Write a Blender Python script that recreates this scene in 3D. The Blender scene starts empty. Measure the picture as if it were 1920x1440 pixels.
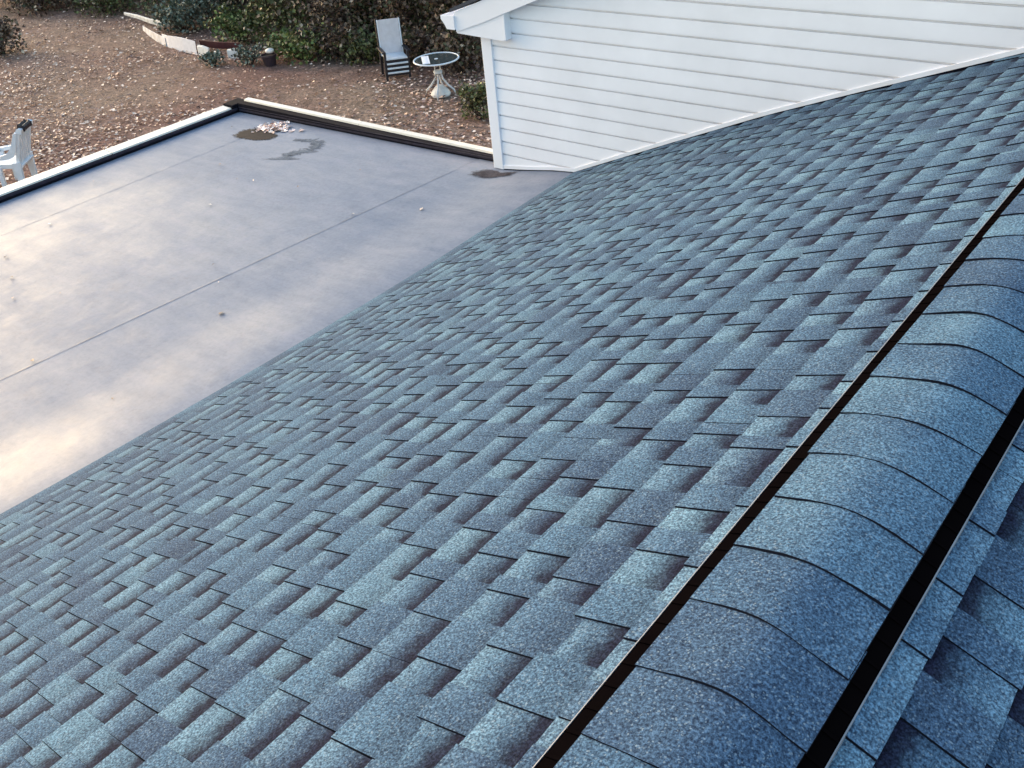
import bpy, math, random
import numpy as np
from mathutils import Vector, Matrix
rad = math.radians
sc = bpy.context.scene
COL = sc.collection

# ------------------------------------------------------------------ camera
CX, CZ, YAW, PITCH, ROLL, F = .4072, 1.254, .7445, -.6029, -.1083, 1727.5
_f = Vector((-math.sin(YAW)*math.cos(PITCH), math.cos(YAW)*math.cos(PITCH), math.sin(PITCH)))
_r = Vector((math.cos(YAW), math.sin(YAW), 0)); _u = _r.cross(_f)
_r2 = _r*math.cos(ROLL)+_u*math.sin(ROLL); _u2 = -_r*math.sin(ROLL)+_u*math.cos(ROLL)
cam = bpy.data.cameras.new('camera'); camo = bpy.data.objects.new('camera', cam); COL.objects.link(camo)
cam.sensor_fit = 'HORIZONTAL'; cam.sensor_width = 36; cam.lens = 36*F/1920
cam.clip_start = .05; cam.clip_end = 800
M = Matrix((_r2, _u2, -_f)).transposed().to_4x4(); M.translation = (CX, 0, CZ)
camo.matrix_world = M
sc.camera = camo
CPOS = Vector((CX, 0, CZ))
def ray(px, py): return _f+_r2*((px-960)/F)-_u2*((py-720)/F)
def on_z(px, py, z):
    d = ray(px, py); return CPOS+d*((z-CZ)/d.z)
def on_y(px, py, y):
    d = ray(px, py); return CPOS+d*(y/d.y)
def depth(p): return (Vector(p)-CPOS).dot(_f)

# ------------------------------------------------------------------ sky, sun, exposure
SUN_EL, SUN_AZ = 16, -89
w = bpy.data.worlds.new('World'); sc.world = w; w.use_nodes = True
nt = w.node_tree
sky = nt.nodes.new('ShaderNodeTexSky'); sky.sky_type = 'NISHITA'; sky.sun_disc = False
sky.sun_elevation = rad(SUN_EL); sky.sun_rotation = rad(SUN_AZ); sky.air_density = 1.6; sky.dust_density = 3.6; sky.ozone_density = 2.2
nt.links.new(sky.outputs[0], nt.nodes['Background'].inputs[0]); nt.nodes['Background'].inputs[1].default_value = .15
sl = bpy.data.lights.new('sun', 'SUN'); sl.energy = .5; sl.angle = rad(50); sl.color = (1, .86, .78)
slo = bpy.data.objects.new('sun', sl); COL.objects.link(slo)
sd = Vector((math.sin(rad(SUN_AZ))*math.cos(rad(SUN_EL)), math.cos(rad(SUN_AZ))*math.cos(rad(SUN_EL)), math.sin(rad(SUN_EL))))
slo.rotation_euler = sd.to_track_quat('Z', 'Y').to_euler(); slo.location = (-20, 10, 20)
sc.view_settings.view_transform = 'Standard'; sc.view_settings.look = 'None'
sc.view_settings.exposure = 1.88; sc.view_settings.gamma = 1
sc.render.engine = 'CYCLES'

# ------------------------------------------------------------------ helpers
class MB:
    """collects faces; build() links them as one mesh object. Optional per-vertex colour attribute 'pc'."""
    def __init__(s): s.v = []; s.f = []; s.mi = []; s.c = []
    def add(s, vs, fs, mi=0, c=(0, 0, 0, 1)):
        o = len(s.v); s.v += [tuple(v) for v in vs]; s.f += [tuple(i+o for i in f) for f in fs]
        s.mi += [mi]*len(fs) if isinstance(mi, int) else list(mi)
        s.c += [c]*len(vs) if not isinstance(c, list) else c
        return s
    def box(s, p0, p1, mi=0, c=(0, 0, 0, 1), m=None):
        (x0, y0, z0), (x1, y1, z1) = p0, p1
        vs = [Vector(q) for q in ((x0,y0,z0),(x1,y0,z0),(x1,y1,z0),(x0,y1,z0),(x0,y0,z1),(x1,y0,z1),(x1,y1,z1),(x0,y1,z1))]
        if m is not None: vs = [m @ v for v in vs]
        return s.add(vs, [(0,3,2,1),(4,5,6,7),(0,1,5,4),(1,2,6,5),(2,3,7,6),(3,0,4,7)], mi, c)
    def prism(s, poly, axis, a, b, mi=0, c=(0, 0, 0, 1)):
        """poly: 2-D outline; extruded along axis 'x','y' or 'z' from a to b"""
        def P(q, t): return {'y': (q[0], t, q[1]), 'x': (t, q[0], q[1]), 'z': (q[0], q[1], t)}[axis]
        n = len(poly); vs = [P(q, a) for q in poly]+[P(q, b) for q in poly]
        fs = [tuple(range(n)), tuple(range(2*n-1, n-1, -1))]+[(i, (i+1) % n, n+(i+1) % n, n+i) for i in range(n)]
        return s.add(vs, fs, mi, c)
    def tube(s, pts, r, n=8, mi=0, c=(0, 0, 0, 1)):
        pts = [Vector(p) for p in pts]; rs = r if isinstance(r, (list, tuple)) else [r]*len(pts); vs = []; fs = []
        for i, p in enumerate(pts):
            t = (pts[min(i+1, len(pts)-1)]-pts[max(i-1, 0)]).normalized()
            a = Vector((0, 0, 1)) if abs(t.z) < .9 else Vector((1, 0, 0))
            u = t.cross(a).normalized(); q = t.cross(u)
            vs += [p+(u*math.cos(k*2*math.pi/n)+q*math.sin(k*2*math.pi/n))*rs[i] for k in range(n)]
        for i in range(len(pts)-1):
            fs += [(i*n+k, i*n+(k+1) % n, (i+1)*n+(k+1) % n, (i+1)*n+k) for k in range(n)]
        fs += [tuple(range(n-1, -1, -1)), tuple(range((len(pts)-1)*n, len(pts)*n))]
        return s.add(vs, fs, mi, c)
    def lathe(s, prof, n=32, cen=(0, 0, 0), mi=0, c=(0, 0, 0, 1)):
        vs = []; fs = []
        for r, z in prof: vs += [(cen[0]+r*math.cos(k*2*math.pi/n), cen[1]+r*math.sin(k*2*math.pi/n), cen[2]+z) for k in range(n)]
        for i in range(len(prof)-1):
            fs += [(i*n+k, i*n+(k+1) % n, (i+1)*n+(k+1) % n, (i+1)*n+k) for k in range(n)]
        fs += [tuple(range(n-1, -1, -1)), tuple(range((len(prof)-1)*n, len(prof)*n))]
        return s.add(vs, fs, mi, c)
    def mesh(s, name, mats, smooth=False):
        me = bpy.data.meshes.new(name); me.from_pydata(s.v, [], s.f)
        for m in (mats if isinstance(mats, (list, tuple)) else [mats]): me.materials.append(m)
        me.polygons.foreach_set('material_index', s.mi)
        a = me.attributes.new('pc', 'FLOAT_COLOR', 'POINT'); a.data.foreach_set('color', np.array(s.c, dtype=np.float32).ravel())
        if smooth: me.polygons.foreach_set('use_smooth', [True]*len(me.polygons))
        me.update(); return me
    def build(s, name, mats, parent=None, smooth=False, bevel=0):
        o = bpy.data.objects.new(name, s.mesh(name, mats, smooth)); COL.objects.link(o)
        if parent: o.parent = parent
        if bevel:
            b = o.modifiers.new('bevel', 'BEVEL'); b.width = bevel; b.segments = 2; b.limit_method = 'ANGLE'
        return o
def tag(o, label=None, cat=None, group=None, kind=None):
    if label: o['label'] = label
    if cat: o['category'] = cat
    if group: o['group'] = group
    if kind: o['kind'] = kind
    return o
def thing(name, loc=(0, 0, 0), rz=0):
    o = bpy.data.objects.new(name, None); COL.objects.link(o); o.location = loc; o.rotation_euler = (0, 0, rz); o.empty_display_size = .2; return o

# ------------------------------------------------------------------ materials
def mat(name, rough=.7, spec=.4):
    m = bpy.data.materials.new(name); m.use_nodes = True; t = m.node_tree
    b = t.nodes['Principled BSDF']; b.inputs['Roughness'].default_value = rough; b.inputs['Specular IOR Level'].default_value = spec
    return m, t, b
def N(t, typ, **kw):
    n = t.nodes.new(typ)
    for k, v in kw.items():
        if k in n.inputs: n.inputs[k].default_value = v
        else: setattr(n, k, v)
    return n
def ramp(t, src, stops):
    n = t.nodes.new('ShaderNodeValToRGB'); e = n.color_ramp.elements
    while len(e) < len(stops): e.new(.5)
    for i, (p, c) in enumerate(stops): e[i].position = p; e[i].color = (*c, 1) if len(c) == 3 else c
    t.links.new(src, n.inputs[0]); return n
def mixc(t, fac, a, b, blend='MIX'):
    n = t.nodes.new('ShaderNodeMix'); n.data_type = 'RGBA'; n.blend_type = blend
    for sock, v in ((n.inputs['Factor'], fac), (n.inputs['A'], a), (n.inputs['B'], b)):
        if hasattr(v, 'links') or hasattr(v, 'is_linked'): t.links.new(v, sock)
        elif isinstance(v, (tuple, list)): sock.default_value = (*v, 1)
        else: sock.default_value = v
    return n.outputs['Result']
def math_n(t, op, a, b=None, c=None):
    n = t.nodes.new('ShaderNodeMath'); n.operation = op
    for i, v in enumerate((a, b, c)):
        if v is None: continue
        if hasattr(v, 'is_linked'): t.links.new(v, n.inputs[i])
        else: n.inputs[i].default_value = v
    return n.outputs[0]
def noise(t, vec, scale, detail=3, rough=.55):
    n = N(t, 'ShaderNodeTexNoise', Scale=scale, Detail=detail, Roughness=rough); t.links.new(vec, n.inputs['Vector']); return n.outputs['Fac']
def bump(t, b, h, strength, dist):
    n = N(t, 'ShaderNodeBump', Strength=strength, Distance=dist); t.links.new(h, n.inputs['Height']); t.links.new(n.outputs[0], b.inputs['Normal'])
def pos(t): return t.nodes.new('ShaderNodeNewGeometry').outputs['Position']
def plain(name, col, rough=.6, spec=.4, var=.15, scale=8, bmp=0):
    m, t, b = mat(name, rough, spec); p = pos(t)
    f = noise(t, p, scale, 4)
    k = ramp(t, f, [(.3, tuple(c*(1-var) for c in col)), (.7, tuple(min(1, c*(1+var)) for c in col))])
    t.links.new(k.outputs[0], b.inputs['Base Color'])
    if bmp: bump(t, b, noise(t, p, scale*6, 3), .4, bmp)
    return m

def shingle_material(name, cap=False):
    m, t, b = mat(name, .9, .08); p = pos(t)
    at = N(t, 'ShaderNodeAttribute', attribute_name='pc'); sp = t.nodes.new('ShaderNodeSeparateColor'); t.links.new(at.outputs['Color'], sp.inputs[0])
    tint, kind, v = sp.outputs[0], sp.outputs[1], sp.outputs[2]
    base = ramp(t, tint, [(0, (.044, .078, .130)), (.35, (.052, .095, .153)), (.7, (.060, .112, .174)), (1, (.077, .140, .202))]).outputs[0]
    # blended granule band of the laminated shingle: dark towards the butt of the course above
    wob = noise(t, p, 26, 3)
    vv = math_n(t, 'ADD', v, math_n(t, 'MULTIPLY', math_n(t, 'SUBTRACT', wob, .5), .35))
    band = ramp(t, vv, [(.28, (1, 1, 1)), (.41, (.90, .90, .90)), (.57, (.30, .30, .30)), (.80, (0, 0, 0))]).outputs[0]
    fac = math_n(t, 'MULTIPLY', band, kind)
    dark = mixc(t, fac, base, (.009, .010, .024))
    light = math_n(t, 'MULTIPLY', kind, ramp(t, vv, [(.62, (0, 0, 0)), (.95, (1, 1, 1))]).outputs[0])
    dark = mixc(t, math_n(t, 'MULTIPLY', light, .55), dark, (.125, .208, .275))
    # mottling and granules
    big = noise(t, p, 5, 3); dark = mixc(t, .55, dark, ramp(t, big, [(.3, (.62, .64, .72)), (.7, (1.25, 1.25, 1.2))]).outputs[0], 'MULTIPLY')
    g1 = noise(t, p, 185, 2, .75); dark = mixc(t, 1, dark, ramp(t, g1, [(.33, (.30, .29, .34)), (.5, (.92, .92, .92)), (.67, (1.95, 1.95, 1.9))]).outputs[0], 'MULTIPLY')
    vo = N(t, 'ShaderNodeTexVoronoi', Scale=330.0); t.links.new(p, vo.inputs['Vector'])
    rnd = t.nodes.new('ShaderNodeSeparateColor'); t.links.new(vo.outputs['Color'], rnd.inputs[0])
    sparkle = ramp(t, rnd.outputs[0], [(.93, (0, 0, 0)), (.97, (1, 1, 1))]).outputs[0]
    dark = mixc(t, math_n(t, 'MULTIPLY', math_n(t, 'MULTIPLY', sparkle, .5), math_n(t, 'SUBTRACT', 1, fac)), dark, (.24, .31, .37))
    t.links.new(dark, b.inputs['Base Color'])
    bump(t, b, g1, .5, .0025)
    return m
M_SH = shingle_material('shingle_granules')
M_EDGE = plain('asphalt_cut_edge', (.010, .011, .018), .95, .05)
M_BLACK = plain('black_vent_plastic', (.0028, .0020, .0022), .95, 0)
M_LIP = plain('highlight_lip', (.17, .18, .21), .5, .5)  # pale tone stands in for the bright highlight along the vent's edge
M_DECK = plain('deck_felt', (.03, .03, .035), .9, .2)
M_WHITE = plain('white_vinyl', (.82, .81, .85), .42, .45, .05, 2.5)
M_TRIM = plain('white_trim', (.82, .81, .85), .4, .45, .025, 3)
M_COPE = plain('white_coping_metal', (.56, .53, .48), .4, .5, .10, 5)
M_DARK = plain('dark_flashing', (.006, .006, .011), .9, .08, .35, 14)
M_PURP = plain('flashing_bar', (.026, .022, .034), .8, .15, .3, 20)
M_WALL = plain('rendered_wall', (.42, .40, .38), .8, .3)
M_WROOF = plain('wing_roof_dark', (.05, .055, .07), .85, .3, .3, 40)
M_WPLASTIC = plain('white_plastic', (.62, .66, .72), .45, .4, .08, 9)
M_CREAM = plain('weathered_white', (.66, .63, .60), .6, .3, .2, 9)
M_GREYSHEET = plain('grey_sheet', (.40, .40, .44), .6, .3, .3, 5)
M_RED = plain('dark_red_board', (.060, .012, .014), .7, .3, .3, 9)
M_BARK = plain('bark', (.055, .040, .034), .9, .2, .3, 30)
M_FRAME = plain('dark_frame', (.016, .014, .020), .5, .4)
M_SLING = plain('pale_sling', (.56, .54, .57), .7, .3, .08, 12)
M_ALU = plain('pale_metal', (.56, .56, .58), .35, .5, .1, 10)
M_POT = plain('dark_pot', (.030, .018, .026), .6, .4)

def membrane_material():
    m, t, b = mat('roof_membrane', .5, .11); p = pos(t)
    mp = N(t, 'ShaderNodeMapping'); mp.inputs['Scale'].default_value = (.55, 1.3, 1); mp.inputs['Rotation'].default_value = (0, 0, .35); t.links.new(p, mp.inputs['Vector'])
    a = noise(t, mp.outputs[0], .9, 5, .6); c = noise(t, p, 5.5, 5, .65); d = noise(t, p, 38, 4, .7)
    col = ramp(t, a, [(.3, (.152, .182, .244)), (.55, (.180, .202, .256)), (.75, (.212, .222, .262))]).outputs[0]
    mp2 = N(t, 'ShaderNodeMapping'); mp2.inputs['Scale'].default_value = (1.1, 4.5, 1); mp2.inputs['Rotation'].default_value = (0, 0, -.25); t.links.new(p, mp2.inputs['Vector'])
    st = noise(t, mp2.outputs[0], 2.2, 5, .65); col = mixc(t, .7, col, ramp(t, st, [(.3, (.80, .83, .88)), (.5, (1, 1, 1)), (.72, (1.22, 1.14, 1.12))]).outputs[0], 'MULTIPLY')
    col = mixc(t, .6, col, ramp(t, c, [(.3, (.74, .77, .82)), (.5, (1, 1, 1)), (.75, (1.16, 1.12, 1.1))]).outputs[0], 'MULTIPLY')
    col = mixc(t, .5, col, ramp(t, d, [(.28, (.70, .72, .76)), (.5, (1, 1, 1)), (.74, (1.18, 1.15, 1.14))]).outputs[0], 'MULTIPLY')
    t.links.new(col, b.inputs['Base Color'])
    r = ramp(t, a, [(.36, (.54,)*3), (.60, (.44,)*3)]).outputs[0]; t.links.new(math_n(t, 'ADD', r, math_n(t, 'MULTIPLY', math_n(t, 'SUBTRACT', c, .5), .25)), b.inputs['Roughness'])
    bump(t, b, math_n(t, 'ADD', math_n(t, 'MULTIPLY', noise(t, p, 2.2, 3), 1.5), math_n(t, 'MULTIPLY', d, .12)), .35, .02)
    return m
M_MEMB = membrane_material()
M_SEAM = plain('seam_sealant', (.125, .145, .185), .6, .3, .3, 20)
def soft_stain(name, c0, c1, rough, scale, lo=.25, hi=.75):
    """a stain that fades out raggedly: pc.r is 1 inside and 0 at its rim"""
    m, t, b = mat(name, rough, .06); p = pos(t); c = noise(t, p, scale, 5, .65)
    t.links.new(ramp(t, c, [(.35, c0), (.65, c1)]).outputs[0], b.inputs['Base Color'])
    at = N(t, 'ShaderNodeAttribute', attribute_name='pc'); sp = t.nodes.new('ShaderNodeSeparateColor'); t.links.new(at.outputs['Color'], sp.inputs[0])
    h = math_n(t, 'ADD', sp.outputs[0], math_n(t, 'MULTIPLY', math_n(t, 'SUBTRACT', noise(t, p, scale*1.7, 5, .7), .5), 1.9))
    t.links.new(ramp(t, h, [(lo, (0, 0, 0)), (hi, (1, 1, 1))]).outputs[0], b.inputs['Alpha']); return m
M_STAIN = soft_stain('damp_stain', (.05, .066, .095), (.12, .145, .185), .5, 9, .05, 1.5)
M_FLASH = soft_stain('tar_patch', (.028, .025, .032), (.070, .064, .076), .8, 16, .1, 1.2)
M_PUDDLE = soft_stain('wet_dark_debris', (.002, .0015, .002), (.020, .011, .014), .6, 30, .15, .5)

def ground_material():
    m, t, b = mat('leafy_soil', .95, .15); p = pos(t)
    a = noise(t, p, .22, 4, .6); c = noise(t, p, 3.0, 5, .7); d = noise(t, p, 16, 4, .75)
    col = ramp(t, a, [(.35, (.165, .094, .080)), (.52, (.210, .142, .115)), (.66, (.225, .166, .130))]).outputs[0]
    col = mixc(t, .8, col, ramp(t, c, [(.3, (.55, .52, .5)), (.5, (1, 1, 1)), (.72, (1.35, 1.3, 1.25))]).outputs[0], 'MULTIPLY')
    col = mixc(t, .9, col, ramp(t, d, [(.32, (.35, .32, .32)), (.5, (1, 1, 1)), (.68, (1.8, 1.7, 1.65))]).outputs[0], 'MULTIPLY')
    t.links.new(col, b.inputs['Base Color']); bump(t, b, d, .8, .05); return m
M_GROUND = ground_material()
def leaf_material(name, rough=.6, trans=.25):
    m, t, b = mat(name, rough, .3); at = N(t, 'ShaderNodeAttribute', attribute_name='pc'); t.links.new(at.outputs['Color'], b.inputs['Base Color'])
    return m
M_LEAF = leaf_material('leaves')
def glass_material():
    m, t, b = mat('table_glass', .06, .5); b.inputs['Base Color'].default_value = (.05, .065, .07, 1); b.inputs['Alpha'].default_value = .75; return m
M_GLASS = glass_material()

# ------------------------------------------------------------------ key dimensions (metres; main ridge runs along +y at x=0, z=0)
MS = .4191; M2 = .385; EX = .143; WE = 3.7964; YW = 5.5587; SF = .0339; XC = 4.6248; GZ = -4.2
ZE = -MS*WE
YB = -.6                                       # near end of the roofs
def lerp(x, xs, ys): return float(np.interp(x, xs, ys))
def sag(x, y):
    """the old roof is not flat: it dips along the eave and swells a little by the white wall"""
    e = .016-.042*max(-.2, 1-((y-3.1)/2.3)**2)
    k = min(1, max(0, (y-3.6)/1.8)); k = k*k*(3-2*k)
    A = lerp(x, [-4.4, -3.85, -2.9, -2.2, -1.6, -1.1, -.73, 0], [.0, .012, .03, .036, .015, -.008, -.024, -.03])
    r = min(1.15, -x/WE)
    return e*r*r*(1-.5*k)+A*k if x < 0 else 0
def roof_z(x, y): return (MS*x if x < 0 else -M2*x)+sag(x, y)
def flat_z(x, y):
    e = sag(-WE, y); u = max(0, -x-WE); k = max(0, 1-u/1.2); q = min(1, u/.85)
    return ZE-.075*q*q*(3-2*q)-.018*u+e*k*k+(.4*(x+WE) if x > -WE else 0)*0

# ------------------------------------------------------------------ ground
rng = random.Random(4)
def ground():
    b = MB(); xs = [-160, -90, -60]+[-44+i*.8 for i in range(56)]+[10, 40, 90, 160]; ys = [-160, -60, -20]+[-6+i*.8 for i in range(42)]+[40, 70, 110, 160]
    R = random.Random(1)
    vs = []
    for y in ys:
        for x in xs:
            ins = -43 < x < -1 and -5 < y < 27
            vs.append((x, y, GZ+(R.uniform(-.03, .03) if ins else 0)))
    n = len(xs); fs = [(j*n+i, j*n+i+1, (j+1)*n+i+1, (j+1)*n+i) for j in range(len(ys)-1) for i in range(n-1)]
    b.add(vs, fs); return tag(b.build('ground', M_GROUND, smooth=True), kind='structure')
ground()

# ------------------------------------------------------------------ main shingled roof
roof = thing('shingled_gable_roof', (0, 0, 0)); tag(roof, 'blue-grey asphalt shingle gable roof with capped ridge vent sloping down to the flat roof', 'shingle roof')
def sheet(fz, xs, ys, th, name, m, parent, sh=lambda x, y: 0):
    b = MB(); n = len(xs); vs = [(x+sh(x, y), y, fz(x+sh(x, y), y)) for y in ys for x in xs]; k = len(vs); vs += [(x, y, z-th) for x, y, z in vs]
    fs = []
    for j in range(len(ys)-1):
        for i in range(n-1):
            q = (j*n+i, j*n+i+1, (j+1)*n+i+1, (j+1)*n+i); fs += [q, tuple(k+a for a in reversed(q))]
    J = len(ys)-1
    for i in range(n-1): fs += [(i, k+i, k+i+1, i+1), (J*n+i+1, k+J*n+i+1, k+J*n+i, J*n+i)]
    for j in range(J): fs += [((j+1)*n, k+(j+1)*n, k+j*n, j*n), (j*n+n-1, k+j*n+n-1, k+(j+1)*n+n-1, (j+1)*n+n-1)]
    b.add(vs, fs); return b.build(name, m, parent)
YEND = YW-.012
ysl = [YB+(YEND-YB)*i/28 for i in range(29)]
deckL = sheet(lambda x, y: roof_z(x, y)-.004, [-WE+.02+(WE-.05)*i/24 for i in range(25)], ysl, .02, 'left_slope', M_DECK, roof)
deckR = sheet(lambda x, y: roof_z(x, y)-.004, [.03+2.5*i/4 for i in range(5)], [YB, 5.54], .02, 'right_slope', M_DECK, roof)

# shingle pieces: a raised tooth or a lower, band-shaded strip of a laminated shingle; meshes are shared between alike pieces
WID = (.050, .064, .078, .092, .108, .128, .155, .200)
UP = .055
_pm = {}
def piece_mesh(kind, wi, ti):
    key = (kind, wi, ti)
    if key not in _pm:
        wd = WID[wi]; h1, h0 = ((.0128, .0072) if kind == 0 else (.0085, .0040)); b = MB(); R = random.Random(hash(key) & 0xffff)
        a = wd/2-.0006; j = [R.uniform(-.0016, .0016) for _ in range(4)]
        E2 = EX
        # local x: along the course, local y: up the slope (0 = butt), local z: out of the roof
        X = (-a, a)
        rows = [(0, h1), (EX*.5, (h1+h0)/2), (EX+UP, h0-.0014)]
        vs = []
        cs = []
        for (y, h) in rows:
            for x in X:
                yy = y+(j[0] if x < 0 else j[1])*(y == 0)
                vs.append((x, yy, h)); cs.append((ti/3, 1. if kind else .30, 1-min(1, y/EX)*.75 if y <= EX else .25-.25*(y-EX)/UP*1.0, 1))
        for (y, h) in rows:
            for x in X: vs.append((x, y+(j[0] if x < 0 else j[1])*(y == 0), -.004)); cs.append((ti/3, 1. if kind else .30, .5, 1))
        fs = [(0,1,3,2),(2,3,5,4),(0,6,7,1),(0,2,8,6),(2,4,10,8),(1,7,9,3),(3,9,11,5),(4,5,11,10)]
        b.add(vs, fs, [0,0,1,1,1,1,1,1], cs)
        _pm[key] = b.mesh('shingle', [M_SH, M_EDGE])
    return _pm[key]
PIECES = []
def lay(side, k, s_butt, y0, y1, R, last=False):
    """one course: side -1 left slope, +1 right slope; s_butt = slope distance of its lower edge from the ridge"""
    y = y0+R.uniform(-.25, 0); kind = R.randint(0, 1); prev = None
    c = math.cos(math.atan(MS if side < 0 else M2)); base = R.random()
    while y < y1:
        wi = R.choices(range(8), (1, 3, 5, 7, 7, 4, 2, 0) if kind else (2, 4, 6, 7, 6, 4, 2, 1))[0]
        if last: kind = 0; wi = 7
        wd = WID[wi]; yc = y+wd/2; y += wd
        if y > y1 and side < 0: 
            if y-wd+.05 > y1: break
        if kind: ti = R.choices((0, 1, 2, 3), (1, 3, 4, 3))[0]
        else: ti = R.choices((0, 1, 2, 3), (3, 5, 3, 1))[0]
        x = side*s_butt*c; d = .01
        P = Vector((x, yc, roof_z(x, yc)))
        xu = x-side*d
        ay = Vector((xu-x, 0, roof_z(xu, yc)-P.z)).normalized()
        ax0 = Vector((0, 1, (roof_z(x, yc+.02)-roof_z(x, yc-.02))/.04)).normalized()*(1 if side > 0 else 1)
        az = ax0.cross(ay)
        if az.z < 0: ax0 = -ax0; az = -az
        ax = ay.cross(az); tw = R.gauss(0, .0025)
        ax, ay = (ax*math.cos(tw)+ay*math.sin(tw)), (ay*math.cos(tw)-ax*math.sin(tw))
        P = P+ay*R.gauss(0, .0003 if last else .0014)+az*R.uniform(-.0006, .0006)
        mm = Matrix((ax, ay, az)).transposed().to_4x4(); mm.translation = P
        cen = P+ay*EX/2; dd = depth(cen)
        u = (cen-CPOS).dot(_r2)/dd*F+960 if dd > .1 else -9999; v = 720-(cen-CPOS).dot(_u2)/dd*F if dd > .1 else -9999
        vis = dd > .3 and -80 < u < 2000 and -60 < v < 1500
        # projected area
        n = az; vd = (cen-CPOS); area = wd*EX*abs(n.dot(vd.normalized()))/vd.length_squared if dd > .1 else 0
        if side < 0 and y > y1+.001:          # clip at the wall: use a narrower piece
            wd = y1-(y-wd); wi = max([i for i in range(8) if WID[i] <= max(wd, WID[0])])
            mm.translation = P+Vector((0, (y1-WID[wi]/2)-yc, 0))
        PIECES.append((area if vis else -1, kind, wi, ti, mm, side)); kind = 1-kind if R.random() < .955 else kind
R = random.Random(11)
SL = math.sqrt(1+MS*MS); total = WE*SL
k = 0
while True:
    s = (k+1.70)*EX
    if s > total+.09: break
    lay(-1, k, min(s, total+.02), YB, YEND, R, s > total-.05); k += 1
k = 0
for k in range(12):
    lay(1, k, .235+k*EX, -.3, 4.6, R)
order = sorted(range(len(PIECES)), key=lambda i: -PIECES[i][0])
single = set(order[:296]); rest = MB(); restR = MB()
for i, (area, kind, wi, ti, mm, side) in enumerate(PIECES):
    me = piece_mesh(kind, wi, ti)
    if i in single:
        o = bpy.data.objects.new('shingle', me); COL.objects.link(o); o.parent = deckL if side < 0 else deckR; o.matrix_world = mm
    else:
        tgt = rest if side < 0 else restR
        tgt.add([mm @ v.co for v in me.vertices], [tuple(q.vertices) for q in me.polygons], [q.material_index for q in me.polygons], [tuple(a.color) for a in me.attributes['pc'].data])
tag(rest.build('shingle_courses', [M_SH, M_EDGE], deckL), kind='stuff')
tag(restR.build('shingle_courses', [M_SH, M_EDGE], deckR), kind='stuff')

# ridge vent and caps
AL, AR, Y0, DY = .1558, .1414, .6815, .1669
vent = MB()
def ridge_prof(x, lift): 
    a = .149; r = .075; m = .405
    return .0215+lift+m*(math.sqrt(a*a+r*r)-a)-m*math.sqrt(x*x+r*r)
for sgn, a, m, nm in ((-1, AL, MS, 0), (1, AR, M2, 0)):
    b = MB(); o0, o1 = a-.05, a+(.038 if sgn < 0 else .031)
    P = lambda q, h: (sgn*q, -m*q+h)
    poly = [P(o0, .002), P(o0, .013), P(o1-.004, .015), P(o1, .012), P(o1, .002)]
    b.prism(poly if sgn > 0 else poly[::-1], 'y', YB, YEND-.02)
    # louvre ribs
    y = YB+.02
    while y < 4.5:
        q0, q1 = a-.01, o1-.003
        b.prism([P(q0, .012), P(q0, .0185), P(q1, .0175), P(q1, .012)], 'y', y, y+.007); y += .055
    vs_ = b.build('ridge_vent_strip', M_BLACK, roof)
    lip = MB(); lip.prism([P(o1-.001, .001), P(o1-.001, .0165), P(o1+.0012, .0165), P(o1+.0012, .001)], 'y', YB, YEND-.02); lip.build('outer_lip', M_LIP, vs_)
R = random.Random(5)
i0 = int((YB-Y0)/DY); i1 = int((YEND-Y0)/DY)
for i in range(i0, i1+1):
    b = MB(); y0 = Y0+i*DY; y1 = min(y0+DY+.07, YEND-.015); tl = R.choices((0.05, .4, .6, .8, 1.0), (2, 2, 3, 3, 2))[0]
    da, db = R.uniform(-.0025, .0025), R.uniform(-.0018, .0018); sk = R.uniform(-.006, .006)
    xs = [(-AL+da)+(AL+AR+db-da)*q/22 for q in range(23)]
    lf_ = R.uniform(-.0012, .0022); rows = [(y0, .0085+lf_), (y0+DY*.5, .0065+lf_*.3), (y1, .0018)]; vs = []; cs = []
    for (y, l) in rows:
        for x in xs: vs.append((x, y+(sk*(x/AL)+.0028*math.sin(x*(19+i % 5)+i*1.7))*(y == y0)+R.uniform(-.0006, .0006)*(y == y0), ridge_prof(x, l)+.0015*math.sin(x*30+i))); cs.append((tl, 0, .5, 1))
    for (y, l) in rows:
        for x in xs: vs.append((x, y+(sk*(x/AL)+.0028*math.sin(x*(19+i % 5)+i*1.7))*(y == y0), ridge_prof(x, l-.0075))); cs.append((tl, 0, .5, 1))
    n = len(xs); o = 3*n; fs = []; mi = []
    for j in range(2):
        for q in range(n-1): fs.append((j*n+q, j*n+q+1, (j+1)*n+q+1, (j+1)*n+q)); mi.append(0)
    for q in range(n-1): fs.append((q, o+q, o+q+1, q+1)); mi.append(1)
    for j in range(2): fs += [(j*n, (j+1)*n, o+(j+1)*n, o+j*n), (j*n+n-1, o+j*n+n-1, o+(j+1)*n+n-1, (j+1)*n+n-1)]; mi += [1, 1]
    b.add(vs, fs, mi, cs); o = b.build('ridge_cap', [M_SH, M_EDGE], roof, True); o.data.set_sharp_from_angle(angle=.6)

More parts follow.
